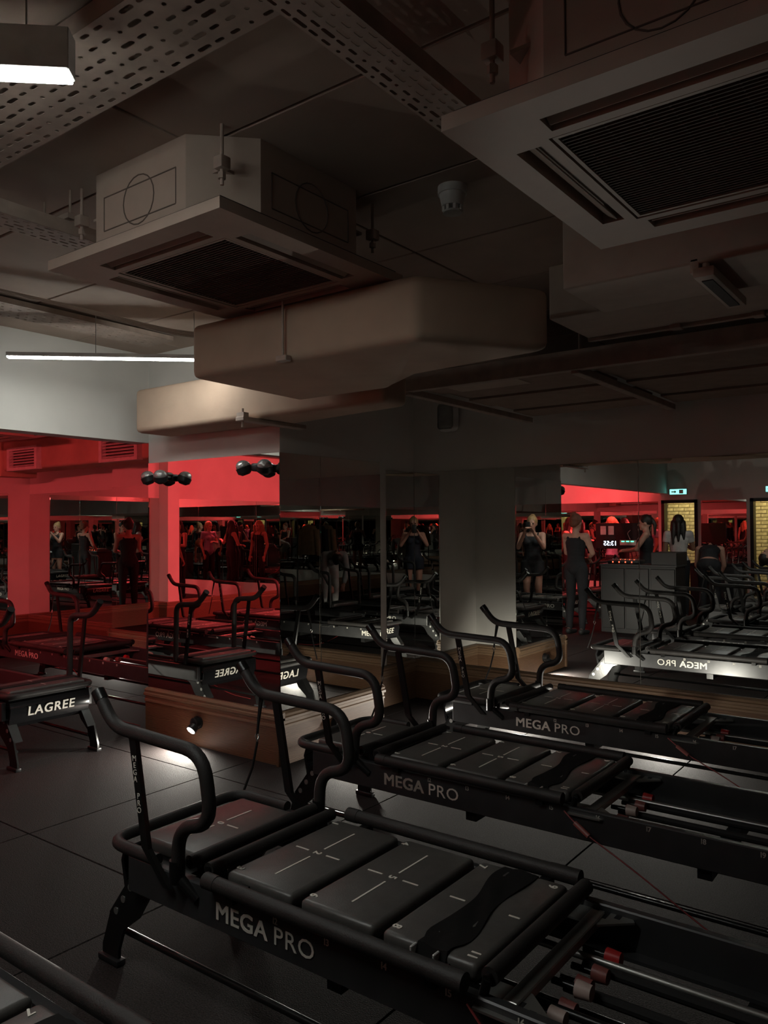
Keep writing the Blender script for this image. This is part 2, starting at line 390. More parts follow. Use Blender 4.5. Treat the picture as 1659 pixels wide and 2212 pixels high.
# ------------------------------------------------------------------ exercise machines
HN = [(-.045, .935), (.045, .832), (.50, .818), (.535, .61), (.385, .575), (.375, .40)]     # front handle, side view
HR = [(2.90, 1.0), (2.80, .90), (2.54, .885), (2.53, .43)]                           # rear handle
def pad(root, name, x0, x1, hw, ztop, th=.045):
    return MB().box(x0, x1, -hw, hw, ztop-th, ztop, bev=.016, seg=3).build(name, 'vinyl', root)
def num(p, s, x, y, z): text('numeral', s, .038, (x, y, z+.0006), (0, -1, 0), (1, 0, 0), 'white_print', p, heavy=.0009)
def marks(p, segs):
    mb = MB()
    for x0, x1, y0, y1, z in segs: mb.box(x0, x1, y0, y1, z-.001, z+.0012)
    mb.build('guide_line', 'white_print', p, smooth=False)
def make_machine():
    R = thing('reformer_machine', (0, 0, 0), 'x', 'exercise machine')
    Z = .45
    for s in (-1, 1):
        # side rail: deep channel with lettering and position marks
        rl = MB().box(.10, 2.80, s*.285, s*.315, .295, .412, bev=.004, seg=1).box(.10, 2.80, s*.245, s*.285, .295, .305).build('side_rail', 'rail', R)
        yy = s*.3165
        rgt = (1, 0, 0) if s < 0 else (-1, 0, 0)
        x1, x2 = (.645, .85) if s < 0 else (.85, .645)
        xm, xp = (.645, .856) if s < 0 else (.856, .640)
        text('lettering', 'MEGA', .072, (xm, yy, .352), rgt, (0, 0, 1), 'white_print', rl, heavy=.0016, spacing=1.05, wide=1.10)
        text('lettering', 'PRO', .072, (xp, yy, .352), rgt, (0, 0, 1), 'white_print', rl, spacing=1.06, wide=1.10)
        for k in range(2, 10):
            xk = .785 + (k-2)*.191
            text('position_mark', 'I%d' % k, .025, (xk, yy, .394), rgt, (0, 0, 1), 'grey_print', rl, heavy=.0004)
        # legs, front and rear: plates with round holes
        for end in (0, 1):
            fx = (lambda v: v) if end == 0 else (lambda v: 2.84-v)
            poly = [(fx(a), b) for a, b in [(-.09, .0), (-.09, .05), (-.045, .175), (.135, .405), (.40, .405), (.40, .33), (.26, .31), (.165, .27), (.11, .19), (.03, .13), (.0, .05), (.0, .0)]]
            lg = MB().prism(poly, s*.272, s*.284).prism([(fx(a), b) for a, b in [(-.05, .17), (.13, .40), (.14, .39), (-.03, .165)]], s*.225, s*.284).build('leg', 'metal', R)
            for hx, hz in [(-.01, .185), (.03, .235), (.07, .285)]: MB().cyl((fx(hx), s*.2835, hz), (fx(hx), s*.2865, hz), .012).build('leg_hole', 'steel', lg)
            MB().box(fx(-.10), fx(.015), s*.262, s*.298, 0, .022, bev=.005).build('foot_pad', 'black_plastic', lg)
        MB().cyl((-.02, s*.25, .105), (2.86, s*.25, .105), .011).build('tie_rod', 'metal', R)
        MB().cyl((.35, s*.13, .335), (2.55, s*.13, .335), .011).build('guide_rod', 'steel' if s > 0 else 'metal', R)
        # front handle
        h = MB().tube([(a, s*.33, b) for a, b in HN], .0215, 14, fil=.085, n=6).build('handlebar', 'foam', R)
        t0, t1 = Vector((-.045, s*.33, .935)), Vector((-.024, s*.33, .911))
        MB().cyl(t0+(t0-t1)*.25, t1, .0235, seg=16).build('grip_cap', 'metal', h)
        MB().cyl((.375, s*.33, .47), (.375, s*.33, .40), .0245).cyl((.375, s*.33, .42), (.45, s*.31, .36), .017).build('handle_socket', 'metal', h)
        st = MB()
        for (a, b), (c, d) in (((.150, .83), (.222, .47)), ((.222, .47), (.33, .37))):
            st.prism([(a-.017, b), (a+.017, b), (c+.017, d), (c-.017, d)], s*.322, s*.338)
        st = st.build('strut', 'metal', R)
        for wd_, q in (('M\nE\nG\nA', .045), ('P\nR\nO', -.062)):
            text('lettering', wd_, .026, (.180-.2*q, s*.3388, .67+q), (1 if s < 0 else -1, 0, 0), Vector((-.196, 0, .98)), 'white_print', st, line=.86)
        # rear handle
        h = MB().tube([(a, s*.31, b) for a, b in HR], .021, 14, fil=.07, n=6).build('rear_handlebar', 'foam', R)
        MB().cyl((2.905, s*.31, 1.005), (2.885, s*.31, .985), .0232).build('grip_cap', 'metal', h)
        st = MB().prism([(2.705, .885), (2.735, .885), (2.665, .42), (2.63, .42)], s*.303, s*.317).build('rear_strut', 'metal', R)
        for wd_, q in (('M\nE\nG\nA', .047), ('P\nR\nO', -.066)):
            text('lettering', wd_, .027, (2.695+.15*q, s*.3178, .73+q), (1 if s < 0 else -1, 0, 0), Vector((.15, 0, .989)), 'white_print', st, line=.86)
        # carriage side bars
        sb = MB().cyl((.53, s*.335, Z-.005), (1.40, s*.335, Z-.005), .0225, seg=16).build('side_bar', 'foam', R)
        for xa, xb in ((.515, .565), (1.32, 1.415)): MB().cyl((xa, s*.335, Z-.005), (xb, s*.335, Z-.005), .0243, seg=16).build('bar_end', 'foam', sb)
        for xx in (.60, 1.30): MB().box(xx, xx+.03, s*.26, s*.335, .40, .432).build('bar_bracket', 'metal', sb)
        # slotted bracket plate behind the carriage
        pl = MB().prism([(1.41, s*.20), (1.43, s*.33), (1.56, s*.33), (1.60, s*.27), (1.52, s*.20)], .388, .394, 'xy').build('bracket_plate', 'steel', R, smooth=False)
        for q in range(3): MB().box(1.475+q*.034, 1.492+q*.034, s*.225+s*q*.018, s*.285+s*q*.012, .3935, .3945).build('slot', 'black_plastic', pl)
    # hanging strap with buckle on the far front handle
    hs = MB().tube([(.06, .337, .855), (.035, .345, .70), (.03, .345, .66)], .006, 6).tube([(.075, .337, .85), (.035, .345, .70)], .006, 6).tube([(.03, .345, .63), (.0, .345, .52), (-.04, .335, .42)], .005, 6).build('hanging_strap', 'strap', R)
    MB().tube([(.03, .345, .672), (.04, .345, .652), (.03, .345, .632), (.02, .345, .652)], .003, 6, closed=True).build('buckle', 'steel', hs)
    # cross members, end panels
    for a in ((.10, .36, -.27, .27, .36, .40), (2.46, 2.80, -.27, .27, .37, .42), (.95, 1.0, -.285, .285, .25, .295), (1.9, 1.95, -.285, .285, .25, .295)): MB().box(*a).build('cross_beam', 'metal', R)
    for end in (0, 1):
        fx = (lambda v: v) if end == 0 else (lambda v: 2.84-v)
        poly = [(fx(.02), .405), (fx(.005), .36), (fx(.025), .27), (fx(.06), .24), (fx(.07), .25), (fx(.04), .28), (fx(.02), .36), (fx(.035), .405)]
        ep = MB().prism(poly, -.275, .275).build('end_panel', 'gloss', R)
        sg = -1 if end == 0 else 1
        text('lettering', 'LAGREE', .086, (fx(.0105)+sg*.0045, 0, .335), (0, -1, 0) if end == 0 else (0, 1, 0), Vector((sg*.21, 0, .977)), 'white_print', ep, heavy=.0018, spacing=1.12)
    # front platform
    p0 = pad(R, 'platform_pad', .06, .345, .235, Z-.005, .05)
    num(p0, '0', .20, 0, Z-.005)
    marks(p0, [(.197, .203, .03, .15, Z-.005), (.197, .203, -.15, -.03, Z-.005), (.235, .29, -.003, .003, Z-.005), (.11, .165, -.003, .003, Z-.005)])
    MB().tube([(.24, -.30, .425), (-.03, -.30, .425), (-.03, .30, .425), (.24, .30, .425)], .0205, 12, fil=.09, n=6).build('bumper_loop', 'foam', R)
    for xx in (.385, .475):
        rr_ = MB().cyl((xx, -.29, Z), (xx, .29, Z), .0215, seg=16).build('roller', 'foam', R)
        MB().cyl((xx, -.296, Z), (xx, .296, Z), .012).box(xx-.012, xx+.012, -.25, -.225, .40, Z).box(xx-.012, xx+.012, .225, .25, .40, Z).build('roller_axle', 'metal', rr_)
    # carriage
    cg = MB().box(.53, 1.42, -.255, .255, .385, .408, bev=.004, seg=1).box(.60, .66, -.22, .22, .34, .385).box(1.25, 1.31, -.22, .22, .34, .385).build('carriage', 'metal', R)
    pa = pad(R, 'carriage_pad', .525, .80, .265, Z)
    for s_, y in (('1', .225), ('2', 0), ('3', -.225)): num(pa, s_, .545 if s_ != '2' else .662, y, Z)
    marks(pa, [(.659, .665, .035, .19, Z), (.659, .665, -.19, -.035, Z), (.70, .755, -.003, .003, Z), (.57, .625, -.003, .003, Z)])
    pb = pad(R, 'carriage_pad', .83, 1.095, .265, Z)
    for s_, y in (('4', .225), ('5', 0), ('6', -.225)): num(pb, s_, .850 if s_ != '5' else .962, y, Z)
    marks(pb, [(.959, .965, .035, .19, Z), (.959, .965, -.19, -.035, Z), (1.0, 1.055, -.003, .003, Z), (.87, .925, -.003, .003, Z)])
    pc = pad(R, 'carriage_pad', 1.12, 1.262, .265, Z)
    for s_, y in (('7', .225), ('8', -.225)): num(pc, s_, 1.142, y, Z)
    marks(pc, [(1.165, 1.215, -.003, .003, Z)])
    pd = pad(R, 'carriage_pad', 1.285, 1.408, .265, Z)
    for s_, y in (('9', .225), ('11', -.225)): num(pd, s_, 1.375, y, Z)
    marks(pd, [(1.352, 1.385, -.003, .003, Z)])
    # crumpled strap over the last two pads
    sm = MB(); n = 22; rows = []
    for i in range(n+1):
        t = i/n; y = -.285 + .57*t
        drop = .05*max(0, abs(y)-.262)/.023
        wd = .048 + .012*math.sin(t*9) - .014*math.exp(-((t-.08)/.05)**2)
        cx = 1.268 + .012*math.sin(t*5+.5)
        rows.append([sm.bm.verts.new((cx + (k/4-.5)*2*wd, y, Z + .004 - drop + .005*math.sin(k*1.7+i*.8)*(1 if 0 < k < 4 else .3))) for k in range(5)])
    for i in range(n):
        for k in range(4): sm.bm.faces.new((rows[i][k], rows[i][k+1], rows[i+1][k+1], rows[i+1][k]))
    r = bmesh.ops.solidify(sm.bm, geom=sm.bm.faces[:], thickness=.004)
    stp = sm.build('foot_strap', 'strap', R)
    for xx in (1.225, 1.293): MB().box(xx, xx+.007, -.288, -.262, .405, Z+.002, bev=.002, seg=1).build('strap_loop', 'white_plastic', stp)
    eb = MB().cyl((1.452, -.285, Z), (1.452, .285, Z), .0225, seg=16).build('end_bar', 'foam', R)
    MB().cyl((1.452, -.30, Z), (1.452, .30, Z), .010).cyl((1.452, -.295, Z), (1.43, -.295, .37), .012).cyl((1.452, .295, Z), (1.43, .295, .37), .012).build('bar_end', 'metal', eb)
    MB().box(1.475, 1.515, -.27, .27, .372, .400, bev=.003, seg=1).build('spring_bar', 'steel', R, smooth=False)
    for k, (y, mt_, zz, dx) in enumerate([(-.16, 'pale_knob', .335, .0), (-.10, 'rosewood_knob', .325, .0), (-.05, 'pale_knob', .352, .02), (.0, 'rosewood_knob', .335, .0), (.07, 'rosewood_knob', .335, .015), (.15, 'red_knob', .345, .02)]):
        kb = MB().cyl((1.50, y, zz), (1.545+dx, y, zz), .009).build('spring_knob', 'metal', R)
        MB().cyl((1.545+dx, y, zz), (1.585+dx, y, zz), .022, .019, seg=16).build('knob_cap', mt_, kb)
    for yy in (-.02, .10): MB().cyl((1.52, yy, .33), (2.45, yy, .33), .014, seg=10).build('spring', 'strap', R)
    cdp = [(1.42, -.335, .40), (1.47, -.35, .37), (1.53, -.36, .335), (1.72, -.39, .26), (1.95, -.42, .15), (2.15, -.44, .06), (2.35, -.45, .01), (2.6, -.44, .006)]
    co = MB().tube(cdp, .003, 6, fil=.12, n=5).build('pull_cord', 'red_cord', R)
    MB().cyl((1.47, -.35, .37), (1.53, -.36, .335), .010, seg=10).build('cord_grip', 'rosewood_knob', co)
    # rear platform
    for a, b in ((2.50, 2.63), (2.655, 2.80)): 
        rp_ = pad(R, 'platform_pad', a, b, .265, .475, .05)
        marks(rp_, [((a+b)/2-.03, (a+b)/2+.03, -.002, .002, .475)])
    MB().box(2.61, 2.68, -.285, .285, .474, .480, bev=.002, seg=1).build('foot_strap', 'strap', R)
    MB().tube([(2.50, -.295, .448), (2.845, -.295, .448), (2.845, .295, .448), (2.50, .295, .448)], .019, 12, fil=.08, n=6).build('bumper_loop', 'foam', R)
    return R
proto = make_machine()
spots = [(-2.37, 1.91, 'black reformer machine third from the long mirrored wall, set forward of its row', 'main'),
         (-2.70, 3.19, 'black reformer machine second from the long mirrored wall, beside the pier', 'main'),
         (-2.70, 4.48, 'black reformer machine standing next to the long mirrored wall', 'main'),
         (-2.80, .69, 'black reformer machine fourth from the long mirrored wall', 'main'),
         (-2.72, -.86, 'black reformer machine fifth from the long mirrored wall', 'main'),
         (-2.72, -2.16, 'black reformer machine sixth from the long mirrored wall', 'main'),
         (-2.72, -3.46, 'black reformer machine beside the rear wall mirrors', 'main'),
         (-7.67, 2.82, 'black reformer machine whose lettered end shows under white bulkhead', 'red'),
         (-7.67, 4.11, 'red lit reformer machine beside the shallow mirrored pier', 'red'),
         (-7.67, 1.53, 'red lit reformer machine third from the shallow mirrored pier', 'red'),
         (-7.67, .25, 'red lit reformer machine fourth from the shallow mirrored pier', 'red'),
         (-7.67, -1.03, 'red lit reformer machine fifth from the shallow mirrored pier', 'red')]
G = {'main': 'reformer machines in the main bay', 'red': 'reformer machines in the red bay'}
for i, (x, y, lb, g) in enumerate(spots):
    o = proto if i == 0 else copy_tree(proto)
    o.location = (x, y, 0); tag(o, lb, 'exercise machine', G[g])

# ------------------------------------------------------------------ ceiling services
def cassette(loc, label, size=.95):
    R = thing('air_conditioner', loc, label, 'air conditioner', 'ceiling cassette air conditioners')     # origin: panel underside centre
    h = size/2; zt = ZC-loc[2]; b = h-.055; c = .17
    MB().prism([(-b+c, -b), (b-c, -b), (b, -b+c), (b, b-c), (b-c, b), (-b+c, b), (-b, b-c), (-b, -b+c)], .035, zt, 'xy').build('casing', 'ac', R, smooth=False)
    # outlined knock-outs on the casing sides
    for s in (-1, 1):
        ko = MB()
        for (p, q) in (((-.20, .10), (.20, .10)), ((.20, .10), (.20, .22)), ((.20, .22), (-.20, .22)), ((-.20, .22), (-.20, .10))):
            ko.cyl((p[0], s*b, p[1]), (q[0], s*b, q[1]), .0025, seg=6)
        ko.tube([(.085*math.cos(a), s*b, .165+.085*math.sin(a)) for a in [2*PI*k/20 for k in range(20)]], .0025, 6, closed=True)
        ko.build('knock_out', 'ac_grille', R); ko = MB()
        for (p, q) in (((-.20, .10), (.20, .10)), ((.20, .10), (.20, .22)), ((.20, .22), (-.20, .22)), ((-.20, .22), (-.20, .10))): ko.cyl((s*b, p[0], p[1]), (s*b, q[0], q[1]), .0025, seg=6)
        ko.tube([(s*b, .085*math.cos(a), .165+.085*math.sin(a)) for a in [2*PI*k/20 for k in range(20)]], .0025, 6, closed=True)
        ko.build('knock_out', 'ac_grille', R)
    # fascia panel as a frame with four air slots and a grille
    q = .285                      # half of the grille opening
    s0, s1, sl = h-.150, h-.085, h-.20
    ring = lambda a, b, z0, z1, name, m: [MB().prism([(-b, -b), (b, -b), (a, -a), (-a, -a)], z0, z1, 'xy').prism([(b, -b), (b, b), (a, a), (a, -a)], z0, z1, 'xy').prism([(b, b), (-b, b), (-a, a), (a, a)], z0, z1, 'xy').prism([(-b, b), (-b, -b), (-a, -a), (-a, a)], z0, z1, 'xy').build(name, m, R, smooth=False)]
    ring(s1, h, 0, .036, 'fascia_panel', 'ac'); ring(q+.012, s0, 0, .034, 'inner_frame', 'ac'); ring(q-.004, q+.006, .002, .034, 'grille_frame', 'ac')
    for sx in (-1, 1):
        for sy in (-1, 1):
            cr_ = MB().prism([(sx*sl, sy*s0), (sx*s0, sy*s0), (sx*s1, sy*s1), (sx*sl, sy*s1)], 0, .034, 'xy'); cr_.prism([(sx*s0, sy*sl), (sx*s0, sy*s0), (sx*s1, sy*s1), (sx*s1, sy*sl)], 0, .034, 'xy')
            cr_.build('corner_plate', 'ac', R, smooth=False)
    MB().box(-h+.02, h-.02, -h+.02, h-.02, .036, .05).build('duct_lining', 'ac_dark', R)
    for s in (-1, 1):
        mt_ = Matrix.Translation((0, s*(s0+s1)/2, .012)) @ Matrix.Rotation(s*.5, 4, 'X')
        MB().box(-sl+.004, sl-.004, -.015, .015, -.003, .003, bev=.002, seg=1, mtx=mt_).build('louvre', 'ac', R)
        mt_ = Matrix.Translation((s*(s0+s1)/2, 0, .012)) @ Matrix.Rotation(-s*.5, 4, 'Y')
        MB().box(-.015, .015, -sl+.004, sl-.004, -.003, .003, bev=.002, seg=1, mtx=mt_).build('louvre', 'ac', R)
    gr = MB().box(-q, q, -q, q, .014, .018).build('grille', 'ac_grille', R)
    gs = MB()
    for k in range(36): gs.box(-q, q, -q+2*q*(k+.5)/36-.002, -q+2*q*(k+.5)/36+.002, .005, .014)
    for k in range(8): gs.box(-q+2*q*(k+.5)/8-.002, -q+2*q*(k+.5)/8+.002, -q, q, .008, .014)
    gs.build('grille_bar', 'ac_grille', gr, smooth=False)
    for sx, sy in ((1, -1), (-1, -1), (1, 1), (-1, 1)):
        hb = MB().box(sx*(b-.09)-.03, sx*(b-.09)+.03, sy*(b-.09)-.03, sy*(b-.09)+.03, .19, .20).box(sx*(b-.03)-.02, sx*(b-.03)+.02, sy*(b-.03)-.02, sy*(b-.03)+.02, .17, .21, bev=.004)
        hb.cyl((sx*(b-.03), sy*(b-.03), .12), (sx*(b-.03), sy*(b-.03), zt), .006).cyl((sx*(b-.03), sy*(b-.03), .14), (sx*(b-.03), sy*(b-.03), .16), .013, seg=6)
        hb.build('hanger', 'tray', R)
    return R
cassette((-2.275, 2.06, 2.465), 'cassette air conditioner beside the plastered duct')
cassette((-.47, 1.96, 2.39), 'cassette air conditioner in front of the square boxed duct')
cassette((-8.0, 3.72, 2.42), 'red lit cassette air conditioner behind white bulkhead')

def duct(label, poly, z0, z1, bev=.035, m='plaster'):
    R = thing('air_duct', (0, 0, 0), label, 'duct')
    mb = MB().prism(poly, z0, z1, 'xy')
    bmesh.ops.bevel(mb.bm, geom=mb.bm.edges[:], offset=bev, segments=3, affect='EDGES', profile=.5)
    bmesh.ops.subdivide_edges(mb.bm, edges=[e for e in mb.bm.edges if e.calc_length() > .3], cuts=5, use_grid_fill=True)
    mb.build('duct_shell', m, R); return R
d1 = duct('bulky plaster wrapped duct with angled end beside air conditioner', [(-2.93, 2.40), (-1.66, 2.42), (-1.34, 2.92), (-2.05, 2.92), (-2.35, 3.2), (-2.98, 3.2)], 2.20, 2.455)
hg = MB().cyl((-2.32, 2.39, 2.22), (-2.32, 2.39, 2.455), .005).box(-2.35, -2.29, 2.375, 2.41, 2.20, 2.225, bev=.003, seg=1).build('hanger_rod', 'tray', d1)
d2 = duct('long plaster wrapped duct running across the pier top', [(-4.58, 3.27), (-2.44, 3.27), (-2.44, 3.48), (-3.4, 3.585), (-4.58, 3.585)], 2.15, 2.45)
for xx in (-3.42,):
    b_ = MB().box(xx-.035, xx+.035, 3.16, 3.70, 2.125, 2.15, bev=.003, seg=1).cyl((xx, 3.185, 2.09), (xx, 3.185, 2.2), .007, seg=8).box(xx-.03, xx+.03, 3.165, 3.205, 2.15, 2.175).build('support_strut', 'tray', d2)
d3 = duct('square boxed duct below the ceiling on the machine side', [(-1.24, 2.80), (4.6, 2.80), (4.6, 3.21), (-1.24, 3.21)], 2.40, 2.77, bev=.01, m='duct_paint')
d4 = duct('lower boxed duct with edge strip above machine rails', [(-1.50, 3.24), (4.6, 3.24), (4.6, 3.68), (-1.50, 3.68)], 2.42, 2.66, bev=.008, m='duct_paint')
MB().box(-1.50, 4.6, 3.68, 3.71, 2.405, 2.445, bev=.003, seg=1).build('edge_strip', 'tray', d4)
for xx in (-1.1, -.75, -.3, .4): MB().box(xx, xx+.05, 3.66, 3.715, 2.40, 2.45, bev=.003, seg=1).build('strip_clip', 'tray', d4)
d5 = duct('red lit duct with two louvred grilles', [(-9.45, 4.85), (-5.0, 4.85), (-5.0, 5.25), (-9.45, 5.25)], 2.2, 2.56)
MB().box(-9.62, -9.40, 4.82, 5.28, 2.14, 2.6, bev=.01).build('duct_collar', 'plaster', d5)
for gx in (-8.88, -7.0):
    g_ = MB().box(gx-.33, gx+.33, 4.79, 4.86, 2.19, 2.225).box(gx-.33, gx+.33, 4.79, 4.86, 2.425, 2.46).box(gx-.33, gx-.28, 4.79, 4.86, 2.225, 2.425).box(gx+.28, gx+.33, 4.79, 4.86, 2.225, 2.425).build('vent_frame', 'white_plastic', d5, smooth=False)
    MB().box(gx-.28, gx+.28, 4.845, 4.85, 2.225, 2.425).build('vent_back', 'ac_dark', g_)
    for k in range(6):
        MB().box(gx-.28, gx+.28, -.014, .014, -.004, .004, mtx=Matrix.Translation((0, 4.815, 2.243+k*.033)) @ Matrix.Rotation(.6, 4, 'X')).build('vent_slat', 'white_plastic', g_)

# perforated cable trays
def tray(label, loc, rz, L, Wd, rows, pitch=.05, slot=.026, sw_=.010, side=.05):
    R = thing('cable_tray', loc, label, 'cable tray', None, rz)
    p = perforated('tray_bed', L, Wd, rows, pitch, slot, sw_, .0015, 'tray', R)
    MB().box(0, L, 0, .002, 0, side).box(0, L, Wd-.002, Wd, 0, side).build('tray_side', 'tray', R, smooth=False)
    for k in range(max(2, int(L/1.2))):
        xx = .25 + k*1.2
        hb = MB()
        if xx < L: hb.box(xx-.015, xx+.015, -.03, Wd+.03, side, side+.02).cyl((xx, -.02, side), (xx, -.02, ZC-loc[2]), .005, seg=8).cyl((xx, Wd+.02, side), (xx, Wd+.02, ZC-loc[2]), .005, seg=8).build('tray_hanger', 'tray', R)
    return R
tray('wide perforated cable tray above the near linear lamp', (-4.15, 1.06, 2.70), 0, 3.8, .25, 6, .056, .032, .012)
tray('slim perforated cable tray pointing at big air conditioner', (-1.06, .5, 2.62), PI/2, 1.45, .13, 5, .044, .03, .009)
tray('perforated cable tray beside the air conditioner casing', (-2.73, .2, 2.62), PI/2, 2.0, .14, 5, .044, .026, .009)
tray('perforated cable tray along the white bulkhead', (-4.2, .0, 2.735), PI/2, 3.3, .28, 5, .05, .016, .012, side=.03)
for k in range(3):
    c = MB().tube([(-4.05+.02*k, 1.6, 2.74), (-3.9+.02*k, 2.3, 2.71-.01*k), (-3.62, 2.9, 2.62-.012*k), (-3.3, 3.15, 2.60-.012*k), (-2.9, 3.3, 2.62)], .007, 8, fil=.25, n=5).build('loose_cable', 'ac', None)
    tag(c, 'loose cable behind the plastered duct, %s of three' % ('uppermost', 'middle', 'lowest')[k], 'cable', 'loose cables behind duct')

# suspended ceiling raft by the long wall
rf = thing('ceiling_raft', (0, 0, 2.32), 'suspended ceiling raft of boards and struts along mirrored wall', 'ceiling raft')
for xx in (-2.79, -1.69, -.55, .6, 1.75):
    MB().box(xx-.025, xx+.025, 3.97, 5.66, -.005, .035, bev=.003, seg=1).build('cross_strut', 'tray', rf)
    MB().cyl((xx, 4.03, .04), (xx, 4.03, ZC-2.32), .006, seg=8).box(xx-.04, xx+.04, 3.99, 4.07, .035, .075, bev=.004, seg=1).cyl((xx, 4.03, .075), (xx, 4.03, .11), .018, seg=6).build('hanger_rod', 'tray', rf)
MB().box(-2.83, 1.8, 3.95, 4.0, .012, .12, bev=.003, seg=1).build('edge_strut', 'tray', rf)
for j in range(5):
    for xx, x1 in ((-2.765, -1.715), (-1.665, -.575), (-.525, .575), (.625, 1.725)):
        y0 = 4.02 + j*.327; z0 = .045+.014*(j % 2)
        if j == 0 and xx < -2:
            MB().box(xx+.16, -2.12, y0+.05, y0+.30, z0-.004, z0+.01, bev=.002, seg=1).build('pale_board', 'ac', rf)
        MB().box(xx, x1, y0, y0+.317, z0, z0+.016, bev=.002, seg=1).build('raft_board', 'raft', rf)

# wall loudspeaker, smoke detector, unlit batten
sk = thing('loudspeaker', (-3.55, YN, 2.43), 'small pale loudspeaker on white wall above the recess corner', 'speaker')
MB().box(-.09, .09, -.13, -.02, -.125, .125, bev=.045, seg=4).build('cabinet', 'white_plastic', sk)
MB().box(-.075, .075, -.137, -.10, -.108, .108, bev=.030, seg=4).build('speaker_grille', 'grey_grille', sk)
MB().box(-.02, .02, -.03, .006, -.03, .03).build('wall_bracket', 'white_plastic', sk)
sd = thing('smoke_detector', (-1.55, 2.51, ZC), 'white round smoke detector under the dark ceiling', 'detector')
MB().cyl((0, 0, 0), (0, 0, -.03), .055, seg=24).cyl((0, 0, -.03), (0, 0, -.075), .05, .04, seg=24).build('base', 'white_plastic', sd)
sh = MB()
for k in range(8): a = 2*PI*k/8; sh.box(-.006, .006, -.003, .003, -.095, -.075, mtx=Matrix.Translation((.034*math.cos(a), .034*math.sin(a), 0)))
sh.build('sensor_cage', 'white_plastic', sd); MB().cyl((0, 0, -.093), (0, 0, -.10), .036, seg=20).build('cap', 'white_plastic', sd)
bl = thing('batten_lamp', (-.72, 2.80, 2.40), 'unlit slim batten lamp hung below the boxed duct', 'lamp')
MB().box(-.035, .035, -.02, .46, -.055, -.02, bev=.006).build('housing', 'ac', bl)
MB().box(-.018, .018, .03, .42, -.058, -.05).build('diffuser', 'ac_dark', bl)
MB().cyl((0, .02, -.03), (0, .02, .02), .012).box(-.05, -.02, .0, .05, -.03, .02, bev=.004).build('mount', 'ac', bl)

# ------------------------------------------------------------------ lamps
def linear(name, p0, p1, z, label, hgt=.075, m='led', wdt=.055, grp=None, wire=.1):
    p0, p1 = Vector(p0), Vector(p1); L = (p1-p0).length; ang = math.atan2(p1.y-p0.y, p1.x-p0.x)
    R = thing('linear_lamp', (p0.x, p0.y, z), label, 'lamp', grp, ang)
    MB().box(0, L, -wdt/2, wdt/2, .004, hgt, bev=.002, seg=1).build('housing', 'white_plastic', R, smooth=False)
    MB().box(.004, L-.004, -wdt/2+.003, wdt/2-.003, -.005, .004, bev=.002, seg=1).build('diffuser', m, R)
    for q in (wire, L-.1): MB().cyl((q, 0, hgt), (q, 0, ZC-z), .002, seg=6).build('hanger_wire', 'steel', R)
    return R
linear('l', (-1.62-1.25, .99-1.13, 0), (-1.62, .99, 0), 2.525, 'lit linear lamp hung under the wide perforated tray', .10)
linear('l', (-4.48, 2.33, 0), (-3.62, 3.12, 0), 2.50, 'lit linear lamp between white bulkhead and plastered duct', .028, wdt=.045, wire=.5)
for k, (a, b) in enumerate([((-5.25, -.4), (-5.25, .8)), ((-5.25, -3.2), (-5.25, -2.0))]):
    R = thing('red_linear_lamp_offscreen', (XL-.15, a[1], 2.30), 'red linear lamp on the back of white bulkhead, %s from the pier' % ORD[k], 'lamp', 'red lamps behind bulkhead')
    MB().box(-.045, 0, 0, 1.2, -.03, .03, bev=.004, seg=1).build('housing', 'white_plastic', R)
    MB().box(-.050, -.045, .01, 1.19, -.025, .025).build('diffuser', 'led_red', R)
# twin headed spot lamps high on the pier mirror
def twin(loc, label, rz):
    R = thing('twin_spot_lamp', loc, label, 'lamp', 'twin spot lamps on pier', rz)
    R.scale = (.84, .84, .84)
    MB().box(-.035, .035, -.07, .0, -.03, .03, bev=.01).cyl((0, -.02, 0), (0, .055, 0), .02).build('body', 'black_plastic', R)
    for s in (-1, 1):
        hd = MB(); 
        for (a, ra), (b, rb) in (((0, .03), (.02, .058)), ((.02, .058), (.06, .062))):
            hd.cyl((s*.085+s*a*.25, -.06-a*.3, -.055+a), (s*.085+s*b*.25, -.06-b*.3, -.055+b), ra, rb, seg=18)
        hd = hd.build('lamp_head', 'black_plastic', R)
        MB().sph((s*.10, -.078, .008), .057, 16, (1, 1, .85)).build('dome', 'clear', hd)
twin((-3.66, YF-.035, 1.885), 'twin headed black spot lamp near outer edge of pier', .15)
twin((-4.66, YF-.035, 1.865), 'twin headed black spot lamp at bulkhead end of pier', -.1)
# skirting spots
def spot(loc, dirv, label, out=.80, vert=-.60, watts=1.0, cone=2.95):
    R = thing('skirting_lamp', loc, label, 'lamp', 'small skirting lamps')
    d = Vector(dirv).normalized(); side = d.cross(Vector((0, 0, 1)))
    MB().cyl((0, 0, 0), d*.012, .045, seg=20).cyl(d*.012, d*.045, .038, seg=20).build('housing', 'black_plastic', R)
    aim = (d*out + Vector((0, 0, vert))).normalized(); c = d*.035+Vector((0, 0, .02*(1 if vert > 0 else -1)))
    MB().cyl(c, c+aim*.04, .032, .036, seg=20).build('lamp_head', 'black_plastic', R)
    MB().cyl(c+aim*.036, c+aim*.042, .030, seg=20).build('lens', 'led_lens', R)
    ld = bpy.data.lights.new('spot_beam', 'SPOT'); ld.energy = SPOT_W*watts; ld.spot_size = cone; ld.spot_blend = .8; ld.color = (1.0, .95, .84); ld.shadow_soft_size = .03
    lo = link('spot_beam', ld, R); lo.location = c+aim*.05; lo.rotation_euler = aim.to_track_quat('-Z', 'Y').to_euler()
spot((-4.28, YF-.022, .165), (0, -1, 0), 'small skirting lamp glowing on pier front')
spot((XS+.022, 4.10, .165), (1, 0, 0), 'small skirting lamp on pier side beside the machine')
